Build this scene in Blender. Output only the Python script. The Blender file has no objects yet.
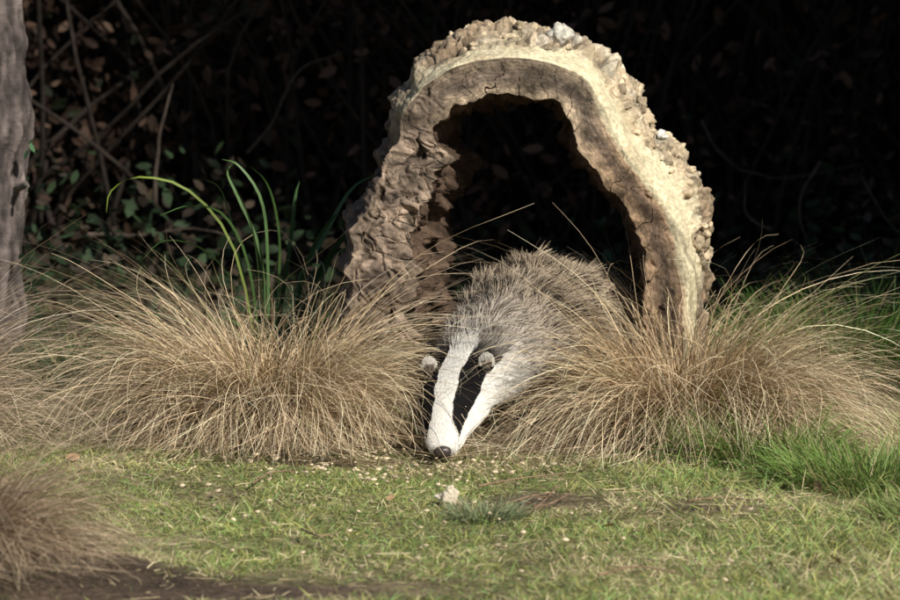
import bpy, bmesh, math, numpy as np
from mathutils import Vector
rng = np.random.default_rng(7)
scene = bpy.context.scene
FP = 4500.0
def W(px, py, D):           # design helper: photo measurement -> metres
    return np.array([(px-450)*D/FP*1.005, D, 1.2-(py+150)*D/FP])

# ------------------------------------------------------------ noise
def _h(i, j, k, s):
    n = (i*374761393 + j*668265263 + k*1442695041 + s*974711) & 0xffffffff
    n = ((n ^ (n >> 13)) * 1274126177) & 0xffffffff
    n = n ^ (n >> 16)
    return (n & 0xffff)/65535.0
def vnoise(p, s=0):
    p = np.asarray(p, float); i = np.floor(p).astype(np.int64); f = p-i
    f = f*f*(3-2*f); r = 0
    for a in (0, 1):
        for b in (0, 1):
            for c in (0, 1):
                w = (f[:,0] if a else 1-f[:,0])*(f[:,1] if b else 1-f[:,1])*(f[:,2] if c else 1-f[:,2])
                r = r + w*_h(i[:,0]+a, i[:,1]+b, i[:,2]+c, s)
    return r
def fbm(p, o=4, s=0):
    p = np.asarray(p, float); r = 0; a = .5; t = 0
    for k in range(o):
        r = r + a*vnoise(p*(2**k)+k*17.3, s+k); t += a; a *= .5
    return r/t
def worley(p, s=0):
    p = np.asarray(p, float); i = np.floor(p).astype(np.int64); best = np.full(len(p), 9.)
    for a in (-1, 0, 1):
        for b in (-1, 0, 1):
            for c in (-1, 0, 1):
                q = i+np.array([a, b, c])
                x = np.stack([q[:,0]+_h(q[:,0],q[:,1],q[:,2],s), q[:,1]+_h(q[:,0],q[:,1],q[:,2],s+5), q[:,2]+_h(q[:,0],q[:,1],q[:,2],s+9)], 1)
                best = np.minimum(best, np.linalg.norm(p-x, axis=1))
    return best
def catmull(P, n):
    P = np.asarray(P, float); m = len(P)
    Q = np.vstack([2*P[0]-P[1], P, 2*P[-1]-P[-2]])
    t = np.linspace(0, m-1-1e-6, n); i = t.astype(int); f = (t-i)[:, None]
    a, b, c, d = Q[i], Q[i+1], Q[i+2], Q[i+3]
    return .5*(2*b+(c-a)*f+(2*a-5*b+4*c-d)*f**2+(3*b-a-3*c+d)*f**3)
def gz(x, y):
    x = np.asarray(x, float); y = np.asarray(y, float)
    sh = x.shape; p = np.stack([x.ravel()*2.2, y.ravel()*2.2, np.zeros(x.size)], 1)
    near = np.exp(-((x/6)**2+((y-9)/7)**2))
    h = ((fbm(p, 3, 3)-.5)*.035).reshape(sh)*near
    h = h + .07*np.exp(-(((x+.70)/.19)**2+((y-7.34)/.2)**2))
    return h

# ------------------------------------------------------------ mesh utils
def link(o, parent=None):
    scene.collection.objects.link(o)
    if parent: o.parent = parent
    return o
def empty(name, loc=(0, 0, 0)):
    e = bpy.data.objects.new(name, None); e.empty_display_size = .1
    scene.collection.objects.link(e); return e
def quads(name, V, F, col=None, mat=None, parent=None, smooth=True):
    V = np.ascontiguousarray(V, np.float32).reshape(-1, 3); F = np.ascontiguousarray(F, np.int32); k = F.shape[1]
    if not np.isfinite(V).all(): print('NAN IN', name)
    m = bpy.data.meshes.new(name)
    m.vertices.add(len(V)); m.vertices.foreach_set('co', V.ravel())
    m.loops.add(F.size); m.loops.foreach_set('vertex_index', F.ravel())
    m.polygons.add(len(F)); m.polygons.foreach_set('loop_start', np.arange(0, F.size, k, dtype=np.int32))
    m.polygons.foreach_set('loop_total', np.full(len(F), k, np.int32))
    m.update(calc_edges=True); m.validate()
    if smooth: m.polygons.foreach_set('use_smooth', np.ones(len(m.polygons), bool))
    if col is not None:
        a = m.attributes.new('Col', 'FLOAT_COLOR', 'POINT')
        c = np.ones((len(V), 4), np.float32); c[:, :3] = np.clip(col, 0, 1)
        a.data.foreach_set('color', c.ravel())
    if mat: m.materials.append(mat)
    return link(bpy.data.objects.new(name, m), parent)
def grid_faces(nu, nv, closed_v=False):
    a = np.arange(nu*nv).reshape(nu, nv)
    b = np.roll(a, -1, 1) if closed_v else a
    if closed_v: A, B = a, b
    else: A, B = a[:, :-1], a[:, 1:]
    return np.stack([A[:-1], B[:-1], B[1:], A[1:]], -1).reshape(-1, 4)
def ribbons(name, P, w, col, mat, parent=None, side=None):
    """P N,K,3 ; w N,K half widths ; col N,K,3"""
    N, K, _ = P.shape
    T = np.gradient(P, axis=1)
    if side is None:
        a = rng.uniform(0, 2*np.pi, N); s0 = np.stack([np.cos(a), np.sin(a), rng.normal(0, .3, N)], 1)[:, None, :]
    else: s0 = side[:, None, :]
    S = np.cross(T, np.cross(s0, T)); S /= np.linalg.norm(S, axis=2, keepdims=True)+1e-9
    V = np.stack([P-S*w[..., None], P+S*w[..., None]], 2).reshape(-1, 3)
    idx = np.arange(N*K*2).reshape(N, K, 2)
    F = np.stack([idx[:, :-1, 0], idx[:, :-1, 1], idx[:, 1:, 1], idx[:, 1:, 0]], -1).reshape(-1, 4)
    C = np.repeat(col[:, :, None, :], 2, 2).reshape(-1, 3)
    return quads(name, V, F, C, mat, parent)
def tube(path, rad, n=12, rw=None):
    """rad heights, rw widths ; returns V,F"""
    path = np.asarray(path, float); K = len(path)
    T = np.gradient(path, axis=0); ln_ = np.linalg.norm(T, axis=1, keepdims=True)
    T = T/np.maximum(ln_, 1e-9)
    if ln_[0] < 1e-7: T[0] = T[1]
    if ln_[-1] < 1e-7: T[-1] = T[-2]
    ref = np.array([0, 0, 1.]) if abs(T[:, 2]).mean() < .6 else np.array([0, 1., 0])
    S = np.cross(T, ref); S /= np.maximum(np.linalg.norm(S, axis=1, keepdims=True), 1e-6); U = np.cross(S, T)
    rw = rad if rw is None else rw
    a = np.linspace(0, 2*np.pi, n, endpoint=False)
    V = path[:, None]+S[:, None]*(np.cos(a)[None, :, None]*np.asarray(rw)[:, None, None])+U[:, None]*(np.sin(a)[None, :, None]*np.asarray(rad)[:, None, None])
    return V, grid_faces(K, n, True)
def cat(parts):
    Vs, Fs, o = [], [], 0
    for V, F in parts:
        V = V.reshape(-1, 3); Vs.append(V); Fs.append(F+o); o += len(V)
    return np.vstack(Vs), np.vstack(Fs)

# ------------------------------------------------------------ materials
def mat_attr(name, rough=.8, trans=0., nscale=60, namt=.25, bump=0., bscale=80, spec=.25, sheen=0):
    m = bpy.data.materials.new(name); m.use_nodes = True; nt = m.node_tree; N = nt.nodes; L = nt.links
    bs = N['Principled BSDF']; out = N['Material Output']
    at = N.new('ShaderNodeAttribute'); at.attribute_name = 'Col'
    mx = N.new('ShaderNodeVectorMath'); mx.operation = 'SCALE'; mx.inputs['Scale'].default_value = 1
    L.new(at.outputs['Color'], mx.inputs[0])
    if namt or bump: tc = N.new('ShaderNodeTexCoord')
    if namt:
        nz = N.new('ShaderNodeTexNoise'); nz.inputs['Scale'].default_value = nscale; nz.inputs['Detail'].default_value = 4
        L.new(tc.outputs['Object'], nz.inputs['Vector'])
        mr = N.new('ShaderNodeMapRange'); mr.inputs[1].default_value = .3; mr.inputs[2].default_value = .7
        mr.inputs[3].default_value = 1-namt; mr.inputs[4].default_value = 1+namt
        L.new(nz.outputs['Fac'], mr.inputs[0]); L.new(mr.outputs[0], mx.inputs['Scale'])
    L.new(mx.outputs[0], bs.inputs['Base Color'])
    bs.inputs['Roughness'].default_value = rough; bs.inputs['Specular IOR Level'].default_value = spec
    if bump:
        nb = N.new('ShaderNodeTexNoise'); nb.inputs['Scale'].default_value = bscale; nb.inputs['Detail'].default_value = 8; nb.inputs['Roughness'].default_value = .65
        L.new(tc.outputs['Object'], nb.inputs['Vector'])
        b = N.new('ShaderNodeBump'); b.inputs['Strength'].default_value = 1; b.inputs['Distance'].default_value = bump
        L.new(nb.outputs['Fac'], b.inputs['Height']); L.new(b.outputs[0], bs.inputs['Normal'])
    if trans:
        tr = N.new('ShaderNodeBsdfTranslucent'); L.new(mx.outputs[0], tr.inputs['Color'])
        ms = N.new('ShaderNodeMixShader'); ms.inputs[0].default_value = trans
        L.new(bs.outputs[0], ms.inputs[1]); L.new(tr.outputs[0], ms.inputs[2]); L.new(ms.outputs[0], out.inputs['Surface'])
    return m
M_straw = mat_attr('straw_blades', .45, 0, 30, 0, spec=.45)
M_green = mat_attr('green_blades', .5, .25, 12, 0, spec=.35)
M_wood = mat_attr('weathered_wood', .85, 0, 120, .3, .004, 140)
M_bark = mat_attr('bark', .9, 0, 40, .35, .008, 60)
M_leaf = mat_attr('dry_leaves', .7, 0, 20, 0)
M_soil = mat_attr('soil_turf', .95, 0, 90, .5, .012, 70)
M_fur = mat_attr('fur', .6, 0, 300, 0, spec=.12)
M_skin = mat_attr('fur_undercoat', .95, 0, 200, .2, .001, 200, spec=.05)
M_pale = mat_attr('pale_crumb', .8, 0, 60, .2, .002, 200)
def plain(name, c, r):
    m = bpy.data.materials.new(name); m.use_nodes = True; b = m.node_tree.nodes['Principled BSDF']
    b.inputs['Base Color'].default_value = (*c, 1); b.inputs['Roughness'].default_value = r; return m
M_eye = plain('eye_black', (.008, .006, .005), .12)
M_nose = plain('nose_skin', (.05, .038, .036), .4)

# ------------------------------------------------------------ world / sun / camera
to_sun = Vector((.47, -.68, .56)).normalized()
w = bpy.data.worlds.new("World"); scene.world = w; w.use_nodes = True
sky = w.node_tree.nodes.new('ShaderNodeTexSky'); sky.sky_type = 'NISHITA'; sky.sun_disc = False
sky.sun_elevation = math.asin(to_sun.z); sky.sun_rotation = math.atan2(to_sun.x, to_sun.y)
bg = w.node_tree.nodes['Background']; bg.inputs[1].default_value = .06
w.node_tree.links.new(sky.outputs[0], bg.inputs[0])
sl = bpy.data.lights.new('sun', 'SUN'); sl.energy = 5; sl.angle = math.radians(.7); sl.color = (1, .95, .85)
so = link(bpy.data.objects.new('sun', sl)); so.rotation_euler = to_sun.to_track_quat('Z', 'Y').to_euler(); so.location = (4, 2, 6)
cam = bpy.data.cameras.new('camera'); cam.lens = 180; cam.sensor_width = 36; cam.clip_end = 600; cam.clip_start = .1
co = link(bpy.data.objects.new('camera', cam)); co.location = (0, 0, 1.2); co.rotation_euler = (math.radians(90-5.71), 0, 0)
cam.dof.use_dof = True; cam.dof.focus_distance = 8.9; cam.dof.aperture_fstop = 7.0
scene.camera = co
scene.view_settings.view_transform = 'Standard'; scene.view_settings.look = 'None'; scene.view_settings.exposure = 0

# ------------------------------------------------------------ ground
def axis(a, b, step, far):
    core = np.arange(a, b+1e-6, step); d = step; lo = []; hi = []; x = a; y = b
    while y < far: d *= 1.35; y += d; x -= d; lo.append(x); hi.append(y)
    return np.concatenate([lo[::-1], core, hi])
gx = axis(-2.2, 2.2, .02, 250); gy = axis(6.0, 13.5, .025, 250)
X, Y = np.meshgrid(gx, gy, indexing='ij'); Z = gz(X, Y)
P = np.stack([X.ravel(), Y.ravel(), Z.ravel()], 1)
near = (abs(P[:, 0]) < 3) & (P[:, 1] > 5) & (P[:, 1] < 14)
P[near, 2] += (fbm(P[near]*[45, 45, 1], 3, 8)-.5)*.016
n1 = fbm(P*[3, 3, 0], 4, 21)[:, None]; n2 = fbm(P*[25, 25, 0], 3, 22)[:, None]
def bare_f(x, y):
    b = 1.2*np.exp(-(((x+.28)/.22)**2+((y-7.25)/.10)**2))+.9*np.exp(-(((x-.14)/.11)**2+((y-8.22)/.10)**2))+2.2*np.exp(-(((x+.60)/.22)**2+((y-7.28)/.19)**2))
    b = b+.7*np.exp(-(((x-.45)/.2)**2+((y-8.1)/.06)**2))+.7*np.exp(-(((x+.1)/.5)**2+((y-8.78)/.05)**2))
    n = fbm(np.stack([x*18, y*18, x*0], -1).reshape(-1, 3), 3, 58).reshape(np.shape(x))
    return np.clip(b*(.4+1.2*n), 0, 1)
soil = np.array([.17, .12, .085]); moss = np.array([.24, .26, .09]); thatch = np.array([.42, .35, .2])
c = moss*(1-n1)+soil*n1; c = c*(1-np.clip((n2-.45)*4, 0, .8))+thatch*np.clip((n2-.45)*4, 0, .8)
bf = bare_f(P[:, 0], P[:, 1])[:, None]*near[:, None]
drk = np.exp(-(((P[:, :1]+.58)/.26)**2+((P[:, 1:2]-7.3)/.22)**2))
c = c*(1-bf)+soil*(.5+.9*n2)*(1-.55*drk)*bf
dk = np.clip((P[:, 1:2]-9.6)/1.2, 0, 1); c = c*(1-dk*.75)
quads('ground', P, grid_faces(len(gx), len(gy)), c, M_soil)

# ------------------------------------------------------------ lawn
def blades_short(n, x0, x1, y0, y1, lmin, lmax, hw, keep=None, lean=.8, K=4):
    x = rng.uniform(x0, x1, n); y = rng.uniform(y0, y1, n)
    if keep is not None:
        k = keep(x, y) > rng.uniform(0, 1, n); x = x[k]; y = y[k]; n = len(x)
    L = rng.uniform(lmin, lmax, n)*(.5+1.0*fbm(np.stack([x*9, y*9, x*0], 1), 3, 31))
    a = rng.uniform(0, 2*np.pi, n); ln = rng.uniform(.1, lean, n)*1.3
    t = np.linspace(0, 1, K)[None, :]
    el = (np.pi/2-ln)[:, None]-t*rng.uniform(.2, 1.2, n)[:, None]
    ds = L[:, None]/(K-1)
    r = np.cumsum(np.cos(el)*ds, 1)-np.cos(el[:, :1])*ds; z = np.cumsum(np.sin(el)*ds, 1)-np.sin(el[:, :1])*ds
    P = np.stack([x[:, None]+r*np.cos(a)[:, None], y[:, None]+r*np.sin(a)[:, None], np.maximum(z, .002)+gz(x, y)[:, None]], -1)
    W_ = hw*rng.uniform(.6, 1.3, n)[:, None]*(1-.85*t**1.5)
    return P, W_, x, y
def lawncol(x, y, K, green_bias=0.):
    n = len(x); q = np.stack([x*3.2, y*3.2, x*0], 1)
    d = np.clip((fbm(q, 4, 41)-.5)*3.6+.42-green_bias-.40*np.clip((x-.3), 0, 1), 0, 1)
    dry = rng.uniform(0, 1, n) < (.14+.58*d)
    tone = (.62+.95*fbm(np.stack([x*7, y*7, x*0], 1), 3, 47))[:, None]
    g = np.array([.34, .41, .13])*rng.uniform(.55, 1.35, n)[:, None]*tone; g[:, 0] *= rng.uniform(.7, 1.3, n)
    s = np.array([.74, .63, .38])*rng.uniform(.5, 1.3, n)[:, None]*tone
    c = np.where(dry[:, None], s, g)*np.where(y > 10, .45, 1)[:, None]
    return c[:, None, :]*np.linspace(.65, 1.15, K)[None, :, None]
def keep1(x, y):
    b = fbm(np.stack([x*4, y*4, x*0+3], 1), 4, 55)
    return np.clip(1.15-np.clip((b-.52)*5, 0, .75)-bare_f(x, y)*1.05, .03, 1)
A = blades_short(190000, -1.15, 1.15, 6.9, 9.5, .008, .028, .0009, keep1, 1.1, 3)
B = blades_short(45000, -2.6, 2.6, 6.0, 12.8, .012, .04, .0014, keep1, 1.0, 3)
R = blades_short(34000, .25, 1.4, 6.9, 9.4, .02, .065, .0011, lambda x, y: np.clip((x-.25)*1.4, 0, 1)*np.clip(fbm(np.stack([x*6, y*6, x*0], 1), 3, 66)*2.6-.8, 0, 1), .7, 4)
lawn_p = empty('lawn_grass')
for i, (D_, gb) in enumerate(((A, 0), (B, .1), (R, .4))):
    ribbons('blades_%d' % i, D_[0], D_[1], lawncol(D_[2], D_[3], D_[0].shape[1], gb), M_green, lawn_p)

def tuft(name, cx, cy, r, n, lmin, lmax, hw, col, e0=(.9, 1.5), bend=1.0, jit=.25, parent=None):
    rr = r*np.sqrt(rng.uniform(0, 1, n)); a0 = rng.uniform(0, 2*np.pi, n)
    x = cx+rr*np.cos(a0); y = cy+rr*np.sin(a0); a = a0+rng.normal(0, .5, n); K = 6
    t = np.linspace(0, 1, K)[None, :]; L = rng.uniform(lmin, lmax, n)
    el = rng.uniform(*e0, n)[:, None]-t**1.3*rng.uniform(.3, 1.5, n)[:, None]*bend; ds = L[:, None]/(K-1)
    rad = np.cumsum(np.cos(el)*ds, 1); z = np.cumsum(np.sin(el)*ds, 1)-ds
    P = np.stack([x[:, None]+rad*np.cos(a)[:, None], y[:, None]+rad*np.sin(a)[:, None], np.maximum(z, .003)+gz(x, y)[:, None]], -1)
    C = (np.array(col)*rng.uniform(1-jit*2, 1+jit, n)[:, None])[:, None, :]*np.linspace(.6, 1.2, K)[None, :, None]*np.ones((n, K, 1))
    C[rng.uniform(0, 1, n) < .15] = np.array([.5, .42, .22])*.8
    return ribbons(name, P, hw*(1-.85*t**1.5)*np.ones((n, 1)), C, M_green, parent)
tuft('grass_tuft', .065, 7.98, .055, 900, .02, .06, .0010, (.30, .36, .20), (.4, 1.5))
tuft('green_grass_clump', .60, 8.78, .14, 2600, .05, .15, .0012, (.21, .34, .08), (.6, 1.5))
tuft('green_grass_clump', .80, 8.50, .18, 2800, .04, .13, .0012, (.22, .34, .085), (.6, 1.5))
tuft('green_grass_clump', .95, 8.0, .2, 1500, .03, .09, .0012, (.25, .34, .10), (.5, 1.5))
tuft('green_grass_clump', .88, 10.1, .22, 2600, .10, .26, .0016, (.12, .24, .045), (.9, 1.5), .8)
tuft('green_grass_clump', 1.15, 10.6, .3, 1800, .10, .28, .0016, (.10, .20, .04), (.9, 1.5), .8)
tuft('green_grass_clump', -.85, 10.2, .25, 1500, .06, .16, .0016, (.05, .09, .025), (.7, 1.5))

# ------------------------------------------------------------ tussocks
def tussock(name, cx, cy, rb, n, L0, L1, hw=.0008, e_lo=.55, drop=1.6, tint=(1, 1, 1), bias=None, locks=170, spread=1.0):
    z0 = float(gz(np.array([cx]), np.array([cy]))[0])
    lk = rng.integers(0, locks, n)
    la = rng.uniform(0, 2*np.pi, locks); lr = np.sqrt(rng.uniform(0, 1, locks)); le = rng.uniform(0, 1, locks); ll = rng.uniform(.65, 1.15, locks)
    ldrop = rng.uniform(.6, 1.35, locks); lturn = rng.normal(0, .65, locks)
    loose = rng.uniform(0, 1, n) < .3
    fly = rng.uniform(0, 1, n) < .045
    a0 = np.where(loose, rng.uniform(0, 2*np.pi, n), la[lk]+rng.normal(0, .16, n))
    r0 = rb*np.clip(np.where(loose, np.sqrt(rng.uniform(0, 1, n)), lr[lk]+rng.normal(0, .12, n)), 0, 1.1)
    L = rng.uniform(L0, L1, n)*ll[lk]*(1+rng.normal(0, .1, n))
    L = np.where(fly, L*1.18, L)
    K = 12; t = np.linspace(0, 1, K)[None, :]
    u = np.where(loose, rng.uniform(0, 1, n), le[lk]+rng.normal(0, .1, n))
    e0 = np.clip(e_lo+(1.5-e_lo)*(1-u*.9), .15, 1.55)-r0/rb*.25*spread
    dr = drop*ldrop[lk]*rng.uniform(.65, 1.35, n)
    dr = np.where(fly, dr*.8, dr)
    el = e0[:, None]-dr[:, None]*t**1.25+.10*np.sin(t*rng.uniform(4, 11, n)[:, None]+rng.uniform(0, 6, n)[:, None])
    ds = (L/(K-1))[:, None]
    turn = lturn[lk]+rng.normal(0, .5, n)
    if bias is not None:
        d = np.angle(np.exp(1j*(bias[0]-a0))); turn = turn+d*bias[1]
    az = a0[:, None]+turn[:, None]*t**1.5+.12*np.sin(t*rng.uniform(4, 11, n)[:, None]+rng.uniform(0, 6, n)[:, None])
    dx = np.cos(el)*np.cos(az)*ds; dy = np.cos(el)*np.sin(az)*ds; dz = np.sin(el)*ds
    x = cx+(r0*np.cos(a0))[:, None]+np.cumsum(dx, 1)-dx[:, :1]; y = cy+(r0*np.sin(a0))[:, None]+np.cumsum(dy, 1)-dy[:, :1]
    z = np.cumsum(dz, 1)-dz[:, :1]
    lay = rng.uniform(.003, .035, n)[:, None]
    z = np.where(z < lay, lay+(z-lay)*.04, z); z[:, 0] = 0; z = np.maximum(z, 0.0)
    P = np.stack([x, y, z+z0], -1)
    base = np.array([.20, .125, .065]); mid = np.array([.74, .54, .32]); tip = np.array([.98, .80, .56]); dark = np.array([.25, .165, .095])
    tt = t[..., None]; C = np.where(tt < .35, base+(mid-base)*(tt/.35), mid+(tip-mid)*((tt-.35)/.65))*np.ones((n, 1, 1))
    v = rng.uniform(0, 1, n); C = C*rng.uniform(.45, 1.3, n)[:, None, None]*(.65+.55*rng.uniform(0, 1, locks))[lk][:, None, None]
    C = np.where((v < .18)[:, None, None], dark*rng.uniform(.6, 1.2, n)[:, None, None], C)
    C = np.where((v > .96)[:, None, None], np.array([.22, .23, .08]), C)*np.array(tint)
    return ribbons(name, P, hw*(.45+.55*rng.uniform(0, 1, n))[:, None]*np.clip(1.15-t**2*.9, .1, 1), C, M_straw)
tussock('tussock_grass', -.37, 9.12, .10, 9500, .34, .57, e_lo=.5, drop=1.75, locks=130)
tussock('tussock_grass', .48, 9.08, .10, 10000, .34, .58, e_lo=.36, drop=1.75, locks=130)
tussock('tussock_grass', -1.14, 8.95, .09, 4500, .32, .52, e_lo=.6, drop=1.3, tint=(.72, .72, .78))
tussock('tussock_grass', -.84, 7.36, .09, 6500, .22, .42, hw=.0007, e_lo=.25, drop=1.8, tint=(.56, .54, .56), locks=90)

# ------------------------------------------------------------ hollow log
S_ = 9.3/FP
pairs = [((338,440),(418,440)),((343,330),(420,330)),((350,275),(420,275)),((352,228),(413,240)),((376,190),(426,195)),((394,150),(447,163)),
 ((403,116),(434,140)),((426,86),(443,116)),((456,66),(470,99)),((500,57),(503,93)),((545,61),(545,97)),((583,77),(569,118)),
 ((602,106),(578,148)),((618,141),(600,176)),((644,176),(626,206)),((668,212),(641,240)),((682,260),(643,290)),((688,320),(645,340)),((690,440),(648,440))]
NU = 1000
O = catmull([p[0] for p in pairs], NU); I = catmull([p[1] for p in pairs], NU)
ui = np.linspace(0, len(pairs)-1, NU)
eo = np.interp(ui, [0,3,5,6,7,8,10,12,13,14,15,16,17,18], [.2,.2,.25,.4,.5,.6,.65,.8,.92,.95,.95,.7,.4,.25])
rug = np.interp(ui, [0,5,6.5,8,10,18], [1,1,.5,.15,.1,.15])
tn = np.gradient(O, axis=0); nrm = np.stack([tn[:, 1], -tn[:, 0]], 1); nrm /= np.linalg.norm(nrm, axis=1, keepdims=True)
kk = np.ones(41)/41
nrm = np.stack([np.convolve(np.pad(nrm[:, i], 20, 'edge'), kk, 'valid') for i in (0, 1)], 1); nrm /= np.linalg.norm(nrm, axis=1, keepdims=True)
st = []   # w, out, depth, zone
DEP = .40
for v in np.linspace(1, 0, 46)[:-1]: st.append((0, -22*v**1.2, DEP*v, 0, v))
for v in np.linspace(0, 1, 76): st.append((v, 0, 0, 1, v))
for v in np.linspace(0, 1, 16)[1:]: st.append((1, 15*v**.8, .05*v**1.6, 2, v))
for v in np.linspace(0, 1, 90)[1:]:
    st.append((1, 15+20*math.sin(min(v*2.2, 1)*math.pi/2)-24*max(0, v-.5)*2, .05+(DEP-.05)*v, 3, v))
for v in np.linspace(1, 0, 10)[1:-1]: st.append((v, 11*v-22*(1-v), DEP, 4, v))
st = np.array(st); NV = len(st)
w_, ou, dp, zn, vv = [np.broadcast_to(st[:, i][None, :], (NU, NV)) for i in range(5)]
es = np.where(ou < 0, 1.0, eo[:, None])
XY = I[:, None]*(1-w_[..., None])+O[:, None]*w_[..., None]+nrm[:, None]*(ou*es)[..., None]
xx = (XY[..., 0]-450)*S_*1.005 + dp*.06; zz = 1.2-(XY[..., 1]+150)*S_; yy = 9.3+dp
P0 = np.stack([xx, yy, zz], -1).reshape(-1, 3)
znf = zn.ravel(); vf = vv.ravel(); wf = w_.ravel(); U = np.repeat(ui, NV); rg = np.repeat(rug, NV); eof = np.repeat(eo, NV)
nx = np.repeat(nrm[:, 0], NV); nz_ = -np.repeat(nrm[:, 1], NV)
wp_ = P0+(np.stack([fbm(P0*25+k*9, 2, 30+k) for k in range(3)], 1)-.5)*.04
f1 = fbm(P0*16, 4, 70)-.5; f2 = fbm(P0*90, 3, 71)-.5; wl = worley(wp_*34, 5); wl2 = worley(wp_*75, 6)
bmask = np.clip((fbm(P0*9, 2, 72)-.34)*6, .25, 1)
dome = lambda q: np.sqrt(np.clip(1-np.clip(q/.75, 0, 1)**2, 0, 1))
burr = ((dome(wl)-.4)*.030+(dome(wl2)-.4)*.013)*bmask+f1*.07
dn = np.where(znf == 3, burr*np.clip(eof+.15, .4, 1)*np.clip(vf*8, 0, 1), 0)
dn = dn+np.where((znf == 3), f2*.006, 0)+np.where(znf == 2, f2*.003+f1*.012*(1-rg)*vf, 0)
crag = (np.abs(fbm(wp_*[26, 26, 12], 4, 75)-.5)*2)
strat = np.abs(((P0[:, 0]*22+P0[:, 2]*9+fbm(P0*18, 3, 79)*6) % 1)-.5)
dn += rg*np.where((znf >= 2)&(znf <= 3), (f1*.06+.012*(crag-.3)), 0)*np.clip(vf*2, 0.35, 1)
fr0 = fbm(np.stack([P0[:, 0]*24, P0[:, 2]*24, P0[:, 0]*0+4], 1), 5, 77)-.5
edge_rug = np.clip(rg, .15, 1)
dn += np.where(znf == 1, wf, np.where(znf >= 2, 1, 0))*edge_rug*fr0*.06
ji = -np.where(znf == 0, 1, np.where(znf == 1, 1-wf, 0))
fi = fbm(np.stack([P0[:, 0]*28, P0[:, 2]*28, P0[:, 1]*9], 1), 5, 78)-.5
dn += ji*(fi*(.030+.075*rg))+np.where(znf == 0, -(crag-.3)*.055*np.clip(vf*6, 0, 1), 0)
ip = np.clip(np.minimum(wf, 1-wf)*8, 0.2, 1)
pit = np.clip(crag-.33, 0, 1)
dy = np.where(znf == 1, rg*(pit*.08+(strat-.25)*.016)*ip+f2*.005+(1-rg)*np.clip(crag-.42, 0, 1)*.03*ip, 0)
cu_ = U*1.9+fbm(np.stack([U*2, wf*2, wf*0], 1), 2, 12)*1.8
rc = np.abs((cu_ % 1)-.5)
rcm = (_h(cu_.astype(np.int64), 0*wf.astype(np.int64), 0*wf.astype(np.int64), 3) > .45)
crack = np.where((znf == 1)&rcm&(rc < .02*(1-wf*.8))&(wf < .9), 1., 0)
P1 = P0.copy(); P1[:, 0] += nx*dn; P1[:, 2] += nz_*dn; P1[:, 1] += dy+crack*.005
n3 = fbm(P0*45, 4, 90)[:, None]; n4 = fbm(P0*9, 3, 91)[:, None]; n5 = fbm(P0*22, 3, 92)[:, None]
cs = lambda q, k: np.clip((q-.5)*k+.5, 0, 1)
ring = wf+.07*(fbm(np.stack([U*1.2, wf*3, wf*0], 1), 3, 14)-.5)*2
rings = .5+.5*np.sin(ring*2*np.pi*11+4*fbm(np.stack([U*.8, wf*6, wf*0], 1), 2, 15)); rings = (.70+.30*rings)[:, None]
fa = np.array([.44, .34, .24]); fb = np.array([.13, .10, .078]); cream = np.array([.86, .76, .52])
bw_ = wf+.22*(n5[:, 0]-.5)
band = np.clip(np.sin(bw_*np.pi*2.2+1.1)*.6+.5, 0, 1)[:, None]
face = (fa*band+fb*(1-band))*rings*(.25+1.3*cs(n3, 2))*(.5+.9*cs(n4, 2))
rightside = np.clip((U-10.5)/1.5, 0, 1)[:, None]
oe = np.clip((bw_[:, None]-.84)*10, 0, 1)*rightside
face = face*(1-oe)+cream*.8*(.6+.7*n3)*oe
pinky = np.clip((U-11.5)/2, 0, 1)[:, None]; face = face*(1-pinky*(1-oe))+face*np.array([1.05, .92, .82])*pinky*(1-oe)
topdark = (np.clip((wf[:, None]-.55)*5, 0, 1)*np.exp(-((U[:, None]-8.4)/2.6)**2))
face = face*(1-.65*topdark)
rotc = np.array([.34, .255, .195])*(.15+1.5*cs(n3, 1.8))*(1-.94*np.clip(pit*4, 0, 1))[:, None]*(.55+.8*strat[:, None])*(.35+1.15*cs(n5, 2.2))
face = face*(1-rg[:, None]*.85)+rotc*rg[:, None]*.85
face = face*(1-.8*crack[:, None])
stn = np.clip((fbm(P0*[14, 14, 14], 4, 99)[:, None]-.52)*7, 0, 1)
crm = (cream*(1-stn*.45)+np.array([.42, .31, .18])*stn*.45)*(.7+.5*n3)
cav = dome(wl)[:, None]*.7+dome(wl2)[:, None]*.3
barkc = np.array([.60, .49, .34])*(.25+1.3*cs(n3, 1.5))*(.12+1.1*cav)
lich = np.clip((fbm(P0*30, 3, 97)[:, None]-.53)*8, 0, 1); barkc = barkc*(1-lich*.6)+np.array([.76, .70, .56])*lich*.6*(.2+cav)*(.5+n3)
ink = np.clip((n4-.51)*6, 0, 1)*.75; barkc = barkc*(1-ink)+np.array([.21, .135, .08])*ink*(.3+n3)*(.3+cav)
crk = np.array([.14, .105, .085])*(.2+1.5*cs(n3, 1.5))
lf = rg[:, None]; barkc = barkc*(1-lf)+crk*lf; crm = crm*(1-lf)+crk*lf
bl = np.clip(vf[:, None]*6+(n4-.5)*2, 0, 1); barkc = crm*(1-bl)+barkc*bl
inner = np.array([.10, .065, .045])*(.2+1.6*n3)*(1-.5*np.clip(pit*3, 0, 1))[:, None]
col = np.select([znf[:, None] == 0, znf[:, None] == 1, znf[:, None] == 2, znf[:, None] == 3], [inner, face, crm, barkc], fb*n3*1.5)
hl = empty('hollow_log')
quads('log_ring', P1, grid_faces(NU, NV, True), col, M_wood, hl)
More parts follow.
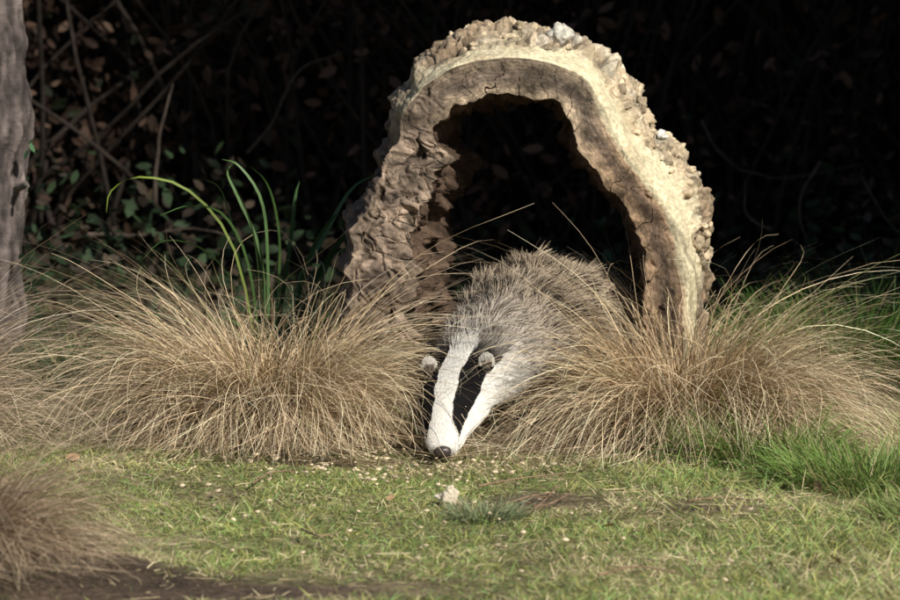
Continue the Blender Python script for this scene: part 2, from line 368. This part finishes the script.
def blob_geo(c, r, sc=(1, 1, 1), col=(.5, .45, .36), amp=.35, sub=4, fr=1.3, seed=0):
    bm = bmesh.new(); bmesh.ops.create_icosphere(bm, subdivisions=sub, radius=1)
    V = np.array([v.co[:] for v in bm.verts]); d = 1+amp*2*(fbm(V*fr+seed*7.1+20, 3, seed)-.5)+amp*.6*(fbm(V*fr*4+9, 2, seed)-.5)
    F = np.array([[v.index for v in f.verts] for f in bm.faces]); bm.free()
    C = np.array(col)*(.5+fbm(V*4+seed, 3, 4))[:, None]
    return V*d[:, None]*r*np.array(sc)+np.array(c), F, C
def blob(name, c, r, sc=(1, 1, 1), col=(.5, .45, .36), parent=None, amp=.35, mat=M_wood, sub=4, fr=1.3, seed=0):
    V, F, C = blob_geo(c, r, sc, col, amp, sub, fr, seed); return quads(name, V, F, C, mat, parent)
P1g = P1.reshape(NU, NV, 3); z3 = np.where(st[:, 3] == 3)[0]
kp = []; kc_ = []
def knob(u, v, r, colr, seed, sink=.25):
    iu = int(u/18*(NU-1)); iv = z3[int(v*(len(z3)-1))]; p = P1g[iu, iv].copy(); p[0] -= nrm[iu, 0]*r*sink; p[2] += nrm[iu, 1]*r*sink
    V, F, C = blob_geo(p, r, rng.uniform(.75, 1.2, 3), colr, .8, 3, 1.6, seed); kp.append((V, F)); kc_.append(C)
for k in range(130):
    u = rng.choice([rng.uniform(8, 10.5), rng.uniform(11.5, 16.2), rng.uniform(11.5, 16.2)])
    knob(u, rng.uniform(.04, .5), rng.uniform(.004, .014)*(1.2 if u > 11 else .8), np.array([.56, .45, .31])*rng.uniform(.35, 1.4), k+3)
knob(10.15, .25, .024, (.70, .66, .57), 201, -.3); knob(10.5, .2, .016, (.6, .54, .45), 202, -.2); knob(9.8, .2, .015, (.55, .48, .38), 203, -.2)
knob(13.55, .3, .011, (.76, .76, .72), 204, -.6)
V, F = cat(kp); quads('burr_knobs', V, F, np.vstack(kc_), M_wood, hl)

# ------------------------------------------------------------ badger
bad = empty('badger')
SP = np.array([ # x,y,z, rw, rh
 [-.014,8.794,.020,.026,.017],[-.012,8.812,.035,.038,.025],[-.007,8.836,.056,.046,.034],[.001,8.862,.079,.060,.043],[.009,8.892,.100,.071,.051],
 [.018,8.930,.115,.073,.056],[.042,8.985,.132,.082,.070],[.074,9.055,.160,.100,.092],[.115,9.155,.188,.120,.114],[.160,9.285,.208,.132,.124],
 [.205,9.40,.213,.135,.126],[.255,9.51,.198,.124,.117],[.300,9.60,.172,.092,.092],[.325,9.655,.160,.050,.05],[.345,9.71,.135,.026,.026],[.357,9.77,.10,.014,.014]])
sp = catmull(SP, 120)
bp = []
sp2 = np.vstack([sp[:1]+(sp[:1]-sp[1:2])*.6, sp, sp[-1:]+(sp[-1:]-sp[-2:-1])]); sp2[0, 3:] = .003; sp2[-1, 3:] = .002
bp.append(tube(sp2[:, :3], sp2[:, 4], 28, sp2[:, 3]))
def leg(pts):
    q = catmull(pts, 26); q = np.vstack([q[:1]+(q[:1]-q[1:2])*.3, q, q[-1:]+(q[-1:]-q[-2:-1])*.6]); q[0, 3] = .004; q[-1, 3] = .004
    return tube(q[:, :3], q[:, 3], 14)
paws = []
for sx in (-1, 1):
    hx = .095+sx*.08; fx = .057+sx*.108
    bp.append(leg([[hx,9.15,.17,.06],[hx+sx*.008,9.13,.12,.05],[fx+sx*.01,9.09,.075,.038],[fx,9.065,.035,.030],[fx,9.04,.020,.027],[fx,8.99,.015,.020]]))
    paws.append((fx, 8.985))
    hx = .24+sx*.08
    bp.append(leg([[hx,9.50,.17,.075],[hx+sx*.01,9.455,.11,.055],[hx+sx*.012,9.50,.065,.034],[hx+sx*.01,9.515,.035,.026],[hx,9.47,.018,.024],[hx-.01,9.42,.014,.018]]))
    paws.append((hx-.01, 9.415))
V, F = cat(bp)
o_ = quads('badger_tmp', V, F)
bm = bmesh.new(); bm.from_mesh(o_.data)
bmesh.ops.holes_fill(bm, edges=[e for e in bm.edges if e.is_boundary], sides=40); bmesh.ops.recalc_face_normals(bm, faces=bm.faces); bm.to_mesh(o_.data); bm.free()
md = o_.modifiers.new('r', 'REMESH'); md.mode = 'VOXEL'; md.voxel_size = .0045
m2 = o_.modifiers.new('s', 'SMOOTH'); m2.factor = .5; m2.iterations = 6
dg = bpy.context.evaluated_depsgraph_get(); me = bpy.data.meshes.new_from_object(o_.evaluated_get(dg))
bpy.data.objects.remove(o_)
spT = np.gradient(sp[:, :3], axis=0); spT /= np.linalg.norm(spT, axis=1, keepdims=True)
spS = np.cross(spT, [0, 0, 1.]); spS /= np.linalg.norm(spS, axis=1, keepdims=True); spU = np.cross(spS, spT)
def frame(p):
    idx = np.empty(len(p), int)
    for s in range(0, len(p), 8000):
        d = ((p[s:s+8000, None]-sp[None, :, :3])**2).sum(2); idx[s:s+8000] = d.argmin(1)
    d = p-sp[idx, :3]
    phi = np.arctan2((d*spS[idx]).sum(1), (d*spU[idx]).sum(1))
    return idx/119*15, phi, idx, d
def furcol(p, n_rand):
    t, phi, idx, d = frame(p); n = len(p)
    a = np.abs(phi-np.interp(t, [0, 2, 5, 7, 8], [0, -.12, -.25, -.15, 0]))+ (fbm(p*60, 2, 5)-.5)*.16
    wht = np.array([.85, .82, .77]); blk = np.array([.011, .010, .011])
    wi = np.interp(t, [0, 1.0, 2, 3, 5, 6, 7.2], [1.5, 1.15, .66, .47, .42, .40, .2])
    wo = np.interp(t, [0, 1.0, 2, 3, 5, 6, 7.2], [1.5, 1.2, 1.22, 1.25, 1.22, 1.15, .9])
    head = np.where(((a > wi)&(a < wo)&(t > .9))[:, None], blk, wht)
    head = np.where((a > 2.1)[:, None], blk*1.5, head)
    r = n_rand[:, None]; g = fbm(p*14, 3, 8)[:, None]
    pale = np.array([.60, .49, .36]); dk = np.array([.07, .050, .038]); neck = np.array([.66, .60, .53])
    body = np.where(r < np.clip(.38+1.1*(g-.45), .12, .85), dk, pale)*(.6+.75*g)
    nk = np.where(r < .30, dk*1.5, neck)
    k1 = np.clip((t-6.0)/1.0, 0, 1)[:, None]; k2 = np.clip((t-6.8)/1.6, 0, 1)[:, None]
    c = head*(1-k1)+nk*k1; c = c*(1-k2)+body*k2
    und_flank_shade = np.maximum(np.abs(phi)-1.75, -phi-1.15)  # black underside, plus shade painted into the fur on the left flank
    belly_flank_shade = np.clip(und_flank_shade*3, 0, 1)[:, None]*(t > 5.5)[:, None]
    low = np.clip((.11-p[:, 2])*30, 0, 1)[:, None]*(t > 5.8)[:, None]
    m = np.maximum(belly_flank_shade, low); c = c*(1-m)+np.array([.015, .013, .012])*m
    return c, t, phi, idx, d
nv = len(me.vertices); vc = np.empty(nv*3, np.float32); me.vertices.foreach_get('co', vc); vc = vc.reshape(-1, 3).astype(float)
print('badger bbox', vc.min(0), vc.max(0), nv)
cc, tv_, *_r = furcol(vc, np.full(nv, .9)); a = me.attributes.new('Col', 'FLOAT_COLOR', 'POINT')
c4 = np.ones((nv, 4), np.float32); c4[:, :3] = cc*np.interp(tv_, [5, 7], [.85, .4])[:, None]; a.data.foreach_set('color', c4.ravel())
me.polygons.foreach_set('use_smooth', np.ones(len(me.polygons), bool)); me.materials.clear(); me.materials.append(M_skin)
link(bpy.data.objects.new('body', me), bad)
me.calc_loop_triangles(); nt_ = len(me.loop_triangles); tv = np.empty(nt_*3, np.int32); me.loop_triangles.foreach_get('vertices', tv); tv = tv.reshape(-1, 3)
a_, b_, c_ = vc[tv[:, 0]], vc[tv[:, 1]], vc[tv[:, 2]]; cr = np.cross(b_-a_, c_-a_); ar = np.linalg.norm(cr, axis=1); fn = cr/(ar[:, None]+1e-12)
cen = (a_+b_+c_)/3; wgt = ar*np.where(cen[:, 1] < 8.98, 5, 1.0)
NH = 140000
ti = rng.choice(nt_, NH, p=wgt/wgt.sum()); r1 = np.sqrt(rng.uniform(0, 1, NH)); r2 = rng.uniform(0, 1, NH)
root = a_[ti]*(1-r1)[:, None]+b_[ti]*(r1*(1-r2))[:, None]+c_[ti]*(r1*r2)[:, None]; nn = fn[ti]
rc_, t, phi, idx, d = furcol(root, rng.uniform(0, 1, NH))
Tn = spT[idx]; tang = Tn-(Tn*nn).sum(1)[:, None]*nn; tang /= np.linalg.norm(tang, axis=1, keepdims=True)+1e-6
ln = np.interp(t, [0, 1, 3, 5, 6, 7, 8.5, 13, 14, 15], [.003, .004, .006, .009, .020, .036, .055, .064, .05, .05])*rng.uniform(.5, 1.2, NH)
ln = np.where((root[:, 2] < .09)&(t > 5.8), np.minimum(ln, .018), ln)
lift = np.interp(t, [0, 4, 6, 8, 15], [.16, .18, .36, .45, .4])
jx = np.stack([fbm(root*30+i*31, 3, 60+i)-.5 for i in range(3)], 1)*np.interp(t, [0, 5, 7], [.1, .25, 1.6])[:, None]
d0 = tang+nn*lift[:, None]+jx+rng.normal(0, 1, (NH, 3))*np.interp(t, [0, 5, 7], [.06, .07, .12])[:, None]; d0 /= np.linalg.norm(d0, axis=1, keepdims=True)
d1 = d0*.7+tang*.3-nn*.12+np.array([0, 0, -.35])*np.interp(t, [5, 8], [0, 1])[:, None]+jx*.6; d1 /= np.linalg.norm(d1, axis=1, keepdims=True)
KK = 5; s = np.linspace(0, 1, KK)
Q = root[:, None]+ln[:, None, None]*(d0[:, None]*(s-s*s*.5)[None, :, None]+d1[:, None]*(s*s*.5)[None, :, None])
Q[..., 2] = np.maximum(Q[..., 2], .004)
hc = bpy.data.hair_curves.new('fur'); hc.add_curves([KK]*NH)
hc.attributes['position'].data.foreach_set('vector', Q.astype(np.float32).ravel())
ra = hc.attributes.get('radius') or hc.attributes.new('radius', 'FLOAT', 'POINT')
rr = (np.interp(t, [0, 5, 8], [.00026, .00030, .00050])[:, None]*(1-.75*s**2)[None, :]).astype(np.float32); ra.data.foreach_set('value', rr.ravel())
ca = hc.attributes.new('Col', 'FLOAT_COLOR', 'POINT')
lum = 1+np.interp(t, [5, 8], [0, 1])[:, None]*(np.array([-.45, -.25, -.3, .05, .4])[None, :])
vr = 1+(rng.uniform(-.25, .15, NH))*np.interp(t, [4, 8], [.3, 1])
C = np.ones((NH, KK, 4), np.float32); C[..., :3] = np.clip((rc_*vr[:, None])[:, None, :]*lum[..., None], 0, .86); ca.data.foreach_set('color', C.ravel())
hc.materials.append(M_fur); link(bpy.data.objects.new('fur', hc), bad)
def at(tq, ph, k=1.0):
    i = int(tq/15*119); c0 = sp[i]
    return c0[:3]+spS[i]*math.sin(ph)*c0[3]*k+spU[i]*math.cos(ph)*c0[4]*k
for i, ph in enumerate((-1.02, .74)):
    p = at(5.45, ph, 1.10)+np.array([0, 0, .010])
    blob('ear_%d' % i, p, .015, (.9, .45, 1.15), (.30, .27, .24), bad, .1, M_skin, 3)
    n_ = 2200; q = rng.normal(0, 1, (n_, 3)); q /= np.linalg.norm(q, axis=1, keepdims=True); rt = p+q*np.array([.0132, .0066, .0168])
    up = rt+(q*[.5, .3, .3]+[0, -.05, .9])*rng.uniform(.004, .008, n_)[:, None]
    Pp = np.stack([rt, (rt+up)/2+q*.0006, up], 1); wht_ = (q[:, 2] > -.35)
    inn = (q[:, 1] < -.75)&(q[:, 2] < .25)
    cl = np.where(wht_[:, None], np.array([.84, .80, .74])*rng.uniform(.8, 1, n_)[:, None], np.array([.016, .014, .013]))
    cl = np.where(inn[:, None], np.array([.16, .13, .11]), cl)
    ribbons('ear_fur_%d' % i, Pp, np.array([.0007, .0006, .0002])[None, :]*np.ones((n_, 1)), np.repeat(cl[:, None], 3, 1), M_fur, bad)
for i, ph in enumerate((-1.0, .66)):
    blob('eye_%d' % i, at(3.0, ph, 1.05), .0055, col=(.01, .01, .01), parent=bad, amp=0, mat=M_eye, sub=3)
blob('nose', np.array([-.015, 8.784, .022]), .0155, (1.15, .65, .72), (.03, .03, .03), bad, .15, M_nose, 3)
cp = []
for (fx, fy) in paws:
    for k in range(5):
        x = fx+(k-2)*.0085; y = fy-abs(k-2)*-.003
        pt = catmull([[x, y+.004, .014], [x, y-.012, .012], [x, y-.024, .003]], 6); cp.append(tube(pt, np.linspace(.0035, .0006, 6), 6))
V, F = cat(cp); quads('claws', V, F, np.full((len(V), 3), .12), M_skin, bad)

# ------------------------------------------------------------ strap-leaved plant behind
leaves = []
def strap(pts, hw, c):
    leaves.append((catmull(pts, 16), hw, c))
g1 = (.09, .18, .05); g2 = (.045, .10, .035)
def wp(l, D=9.62): return [W(a, b, D) for a, b in l]
strap(wp([(262,380),(235,250),(190,190),(140,176),(112,190),(107,212)]), .0027, (.22, .30, .05))
strap(wp([(262,380),(250,270),(225,215),(190,205),(160,215)], 9.55), .003, g1)
strap(wp([(265,380),(262,260),(240,200),(228,172),(236,160)]), .0033, g1)
strap(wp([(268,380),(268,260),(262,200),(240,165),(222,158)], 9.6), .0033, g1)
strap(wp([(272,380),(280,260),(276,210),(266,180),(250,165)], 9.66), .0033, (.12, .24, .06))
strap(wp([(280,380),(300,280),(322,240),(350,190),(378,172)], 9.75), .007, g2)
strap(wp([(285,380),(310,290),(345,235),(372,205),(392,200)], 9.7), .008, g2)
strap(wp([(285,380),(300,290),(312,250),(335,215),(345,225)], 9.6), .006, g2)
strap(wp([(260,380),(236,290),(205,250),(165,240),(140,262)], 9.5), .003, g1)
strap(wp([(270,380),(285,280),(292,230),(296,195),(300,180)], 9.8), .005, g2)
strap(wp([(262,380),(248,300),(236,240),(222,190),(205,178)], 9.7), .004, g2)
strap(wp([(290,380),(315,300),(330,260),(352,248),(372,262)], 9.55), .006, g2)
strap(wp([(275,380),(262,300),(255,240),(245,205),(236,190)], 9.5), .003, g1)
for k in range(30):
    a = rng.uniform(0, 2*np.pi); L = rng.uniform(.25, .44); e = rng.uniform(.9, 1.4); b = W(285, 400, 9.68); b[2] = 0
    pts = [b+np.array([math.cos(a)*.02, math.sin(a)*.02, 0])]; el = e
    for _i in range(5):
        pts.append(pts[-1]+L/5*np.array([math.cos(el)*math.cos(a), math.cos(el)*math.sin(a)*.5, math.sin(el)])); el -= rng.uniform(.1, .4)
    strap(pts, .0038, g2 if k % 3 else g1)
P = np.stack([l[0] for l in leaves]); t = np.linspace(0, 1, 16)
Wd = np.array([l[1] for l in leaves])[:, None]*np.clip(1.1-t**3*1.05, .05, 1)[None, :]
Cc = np.array([l[2] for l in leaves])[:, None, :]*np.linspace(.7, 1.2, 16)[None, :, None]
n = len(leaves); sd = np.stack([rng.normal(.8, .3, n), rng.normal(0, .5, n), rng.normal(.3, .3, n)], 1)
ribbons('strap_leaf_plant', P, Wd, Cc, M_green, None, sd)

# ------------------------------------------------------------ leaf scatter helper
def leafmesh(cen, size, col, flat=0.0):
    n = len(cen)
    a = rng.normal(0, 1, (n, 3)); a[:, 2] *= 1-flat; a /= np.linalg.norm(a, axis=1, keepdims=True)
    b = rng.normal(0, 1, (n, 3)); b[:, 2] *= 1-flat; b -= (a*b).sum(1)[:, None]*a; b /= np.linalg.norm(b, axis=1, keepdims=True)
    c = np.cross(a, b)
    s = np.asarray(size)[:, None]*np.ones((n, 1))
    pr = [(-1, 0, 0), (-.45, .5, .12), (.35, .48, .1), (1, 0, .05), (.35, -.48, .1), (-.45, -.5, .12)]
    V = np.stack([cen+s*(a*u+b*v*.9+c*w_*(1)) for u, v, w_ in pr], 1).reshape(-1, 3)
    i = np.arange(n)[:, None]*6
    F = np.vstack([i+np.array([0, 1, 2, 3]), i+np.array([0, 3, 4, 5])])
    return V, F, np.repeat(col, 6, 0)
def hedge(name, x0, x1, y0, y1, h, n, front, cols):
    e = empty(name)
    c = np.stack([rng.uniform(x0, x1, n), rng.uniform(y0, y1, n), rng.uniform(0.02, h, n)], 1)
    cl = fbm(c*[3, 3, 3], 3, 33); k = rng.uniform(0, 1, n) < np.clip((cl-.38)*5, .12, 1); c = c[k]; n = len(c); cl = cl[k]
    c += (fbm(c*2, 2, 44)-.5)[:, None]*np.array([.1, .4, 0])
    col = np.array(cols[0])[None]*rng.uniform(.3, 1.5, n)[:, None]; g = rng.uniform(0, 1, n) < .10
    col[g] = np.array(cols[1])*rng.uniform(.5, 1.3, g.sum())[:, None]
    V, F, C = leafmesh(c, rng.uniform(.014, .034, n), col); quads('leaves', V, F, C, M_leaf, e, False)
    ns = int(260*max(x1-x0, y1-y0)/4); parts = []
    for i in range(ns):
        p = np.array([rng.uniform(x0, x1), rng.uniform(y0, y1), 0.]); d = np.array([rng.normal(0, .35), rng.normal(0, .25), 1.]); pts = [p]
        for j in range(6): d = d+rng.normal(0, .25, 3)*[1, .6, .3]; pts.append(pts[-1]+d/np.linalg.norm(d)*h/6.5*rng.uniform(.6, 1.1))
        pts = catmull(pts, 14); parts.append(tube(pts, np.linspace(rng.uniform(.004, .011), .002, 14), 5))
    V, F = cat(parts); quads('stems', V, F, np.array([.034, .026, .021])*(.5+fbm(V*5, 2, 3))[:, None], M_bark, e)
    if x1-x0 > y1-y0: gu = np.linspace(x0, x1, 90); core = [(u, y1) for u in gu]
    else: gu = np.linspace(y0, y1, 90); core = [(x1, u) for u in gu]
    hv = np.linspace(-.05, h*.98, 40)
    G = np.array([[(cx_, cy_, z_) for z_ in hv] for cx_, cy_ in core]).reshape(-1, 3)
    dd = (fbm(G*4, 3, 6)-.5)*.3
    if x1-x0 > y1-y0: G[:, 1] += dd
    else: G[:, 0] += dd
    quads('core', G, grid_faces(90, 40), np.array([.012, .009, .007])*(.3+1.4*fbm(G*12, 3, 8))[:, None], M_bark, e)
hedge('added_shade_hedge', -4.5, 3.0, 13.0, 13.7, 2.6, 46000, 'y', ((.080, .048, .033), (.022, .030, .013)))
hedge('added_shade_hedge', 1.95, 2.5, 8.25, 13.6, 5.4, 30000, 'x', ((.10, .06, .035), (.04, .06, .02)))  # unseen hedge added at the side to keep sun off the back hedge

n = 5200; c = np.stack([rng.uniform(-2.4, 2.2, n), rng.uniform(10.9, 13.1, n), 0*rng.uniform(0, 1, n)], 1)
cl = fbm(c*[1.6, 1.6, 1], 3, 61); hgt = np.clip(cl-.38, 0, 1)*.9; c[:, 2] = rng.uniform(0, 1, n)*(.05+hgt)+gz(c[:, 0], c[:, 1])
col = np.where(rng.uniform(0, 1, n)[:, None] < .5, np.array([.022, .040, .017]), np.array([.045, .033, .022]))*rng.uniform(.4, 1.5, n)[:, None]
V, F, C = leafmesh(c, rng.uniform(.012, .03, n), col, .3); quads('undergrowth', V, F, C, M_leaf, None, False)
parts = []
for l, D in (([(158,200),(160,150),(165,110),(172,85)], 12.3), ([(250,150),(275,120),(300,70),(345,50)], 12.7), ([(862,175),(880,215),(905,235)], 11.8), ([(770,230),(745,215),(745,180)], 11.5),
             ([(820,160),(800,200),(812,245),(830,262)], 12.0), ([(80,232),(140,236),(190,228),(240,240)], 12.0), ([(700,120),(730,160),(790,175),(860,165)], 12.6)):
    q = catmull([W(a, b, D) for a, b in l], 20); q += (fbm(q*9, 2, 5)[:, None]-.5)*.03; parts.append(tube(q, np.linspace(.006, .002, 20), 6))
V, F = cat(parts); quads('dead_stems', V, F, np.tile([.08, .062, .05], (len(V), 1)), M_bark)

# ------------------------------------------------------------ tree at left
tr = empty('tree')
tp = np.array([[W(-8,345,10.4), ], [W(-8,250,10.4)], [W(-2,160,10.4)], [W(7,80,10.4)], [W(3,0,10.4)]])[:, 0]
tp[0, 2] = -.03
tp = np.vstack([tp, tp[-1]+[-.03, .03, .45], tp[-1]+[-.10, .05, 1.0], tp[-1]+[-.05, .1, 1.8]])
q = catmull(tp, 200); V, F = tube(q, np.interp(np.linspace(0, 1, 200), [0, .06, .3, .5, 1], [.095, .066, .062, .068, .02]), 56)
Vf = V.reshape(-1, 3); cdir = Vf-np.repeat(q, 56, 0); cdir /= np.linalg.norm(cdir, axis=1, keepdims=True)
rdg = np.abs(fbm(Vf*[40, 40, 7], 4, 9)-.5)*2
Vf = Vf+cdir*((rdg-.3)*.03+(fbm(Vf*7, 2, 4)-.5)*.06)[:, None]
kc = W(20, 78, 10.33); dk_ = np.linalg.norm((Vf-kc)*[1, 1, .6], axis=1); Vf = Vf+cdir*(np.exp(-(dk_/.04)**2)*.024-np.exp(-(dk_/.016)**2)*.02)[:, None]
C = np.array([.19, .155, .145])*(.12+1.9*rdg+.3*fbm(Vf*20, 3, 2))[:, None]; C *= (1-.5*np.exp(-(dk_/.02)**2))[:, None]
quads('trunk', Vf, F, C, M_bark, tr)
parts = []; tips = []
for i in range(14):
    b = q[rng.integers(120, 198)]; a = rng.uniform(0, 2*np.pi); d = np.array([math.cos(a), math.sin(a), 1.1]); pts = [b]
    for j in range(5): d = d+rng.normal(0, .3, 3); d[2] = abs(d[2]); pts.append(pts[-1]+d/np.linalg.norm(d)*.17)
    pts = catmull(pts, 12); tips.append(pts[4:]); parts.append(tube(pts, np.linspace(.018, .003, 12), 6))
sb = catmull([W(12,188,10.38), W(22,186,10.34), W(28,184,10.3), W(26,198,10.3)], 8); parts.append(tube(sb, np.linspace(.012, .004, 8), 6))
V, F = cat(parts); quads('limbs', V, F, np.array([.2, .17, .15])*(.4+fbm(V*20, 2, 1))[:, None], M_bark, tr)
tips = np.vstack(tips); n = 5000; c = tips[rng.integers(0, len(tips), n)]+rng.normal(0, .11, (n, 3))
V, F, C = leafmesh(c, rng.uniform(.014, .028, n), np.array([.05, .09, .025])*rng.uniform(.4, 1.5, n)[:, None]); quads('crown', V, F, C, M_leaf, tr, False)
iv = [(32,140),(36,150),(28,153),(34,146),(26,250),(24,262),(27,283),(40,150),(22,256)]
c = np.array([W(a, b, 10.30) for a, b in iv]); V, F, C = leafmesh(c, rng.uniform(.009, .017, len(iv)), np.array([.05, .11, .05])*rng.uniform(.6, 1.3, len(iv))[:, None], 0)
quads('ivy', V, F, C, M_leaf, tr, False)

# ------------------------------------------------------------ small things on the lawn
def gp(px, py):
    D = 5400/(py+150); x = (px-450)*D/FP; return np.array([x, D, float(gz(np.array([x]), np.array([D]))[0])])
ll = [(668,466,.03),(822,500,.022),(842,574,.02),(508,470,.018),(262,517,.016),(390,512,.015),(545,512,.02),(70,470,.02),(240,560,.016),(610,540,.014),(700,482,.016)]
c = np.array([gp(a, b)+[0, 0, .018] for a, b, _ in ll]); V, F, C = leafmesh(c, np.array([s for *_, s in ll]), np.array([.42, .27, .15])*rng.uniform(.6, 1.2, len(ll))[:, None], .5)
quads('fallen_leaves', V, F, C, M_leaf, None, False)
n = 290; pxs = np.concatenate([rng.normal(385, 80, 150), rng.normal(400, 90, 60), rng.uniform(200, 800, 80)]); pys = np.concatenate([rng.normal(471, 9, 150), rng.normal(490, 18, 60), rng.uniform(460, 590, 80)])
parts = []
for i in range(n):
    p = gp(pxs[i], pys[i])+[0, 0, rng.uniform(.013, .021)]; r = rng.uniform(.0012, .0040)
    s_ = catmull([p+[-r*1.5, 0, 0], p, p+rng.normal(0, .5, 3)*r+[r*1.3, 0, r*.3]], 5); parts.append(tube(s_, r*np.array([.2, .8, 1, .8, .2]), 6))
V, F = cat(parts); quads('seed_crumbs', V, F, np.repeat(np.array([.70, .57, .39])*rng.uniform(.4, 1.25, n)[:, None], 30, 0), M_pale)
br = empty('bread_crust'); p = gp(450, 512)
blob('crust', p+[0, 0, .020], .016, (.95, .6, 1.15), (.62, .54, .41), br, .7, M_pale, 4, 1.8, 3)
blob('crust_end', p+[-.013, .004, .020], .010, (1.3, .6, .6), (.62, .56, .45), br, .8, M_pale, 4, 1.8, 5)
blob('crust_flake', p+[.010, .0, .010], .007, (1.4, .6, .6), (.5, .40, .26), br, .9, M_pale, 3, 1.8, 8)
parts = []
for l in (([(505,522),(530,512),(552,508)]), ([(535,528),(548,512),(560,500)]), ([(690,520),(722,514),(762,516)]), ([(600,590),(640,582),(690,586)]), ([(300,545),(318,552),(338,548)]),
          ([(478,500),(520,492),(566,486)]), ([(520,515),(545,518),(572,509)]), ([(250,500),(270,490),(295,488)])):
    q = catmull([gp(a, b)+[0, 0, .014+rng.uniform(0, .01)] for a, b in l], 12); parts.append(tube(q, np.linspace(.0022, .001, 12), 6))
V, F = cat(parts); quads('twigs', V, F, np.tile([.30, .20, .13], (len(V), 1)), M_bark)
n = 1500; x = rng.uniform(-1.1, 1.1, n); y = rng.uniform(6.9, 9.2, n); a = rng.uniform(0, 2*np.pi, n); L = rng.uniform(.015, .07, n)
t = np.linspace(-.5, .5, 5)[None, :]; cv = rng.normal(0, .3, n)[:, None]
P = np.stack([x[:, None]+L[:, None]*(t*np.cos(a)[:, None]-cv*t*t*np.sin(a)[:, None]), y[:, None]+L[:, None]*(t*np.sin(a)[:, None]+cv*t*t*np.cos(a)[:, None]), (gz(x, y)+rng.uniform(.005, .018, n))[:, None]+0*t], -1)
ribbons('dry_straw', P, np.full((n, 5), .0006), (np.array([.62, .5, .3])*rng.uniform(.4, 1.2, n)[:, None])[:, None, :]*np.ones((1, 5, 1)), M_straw)
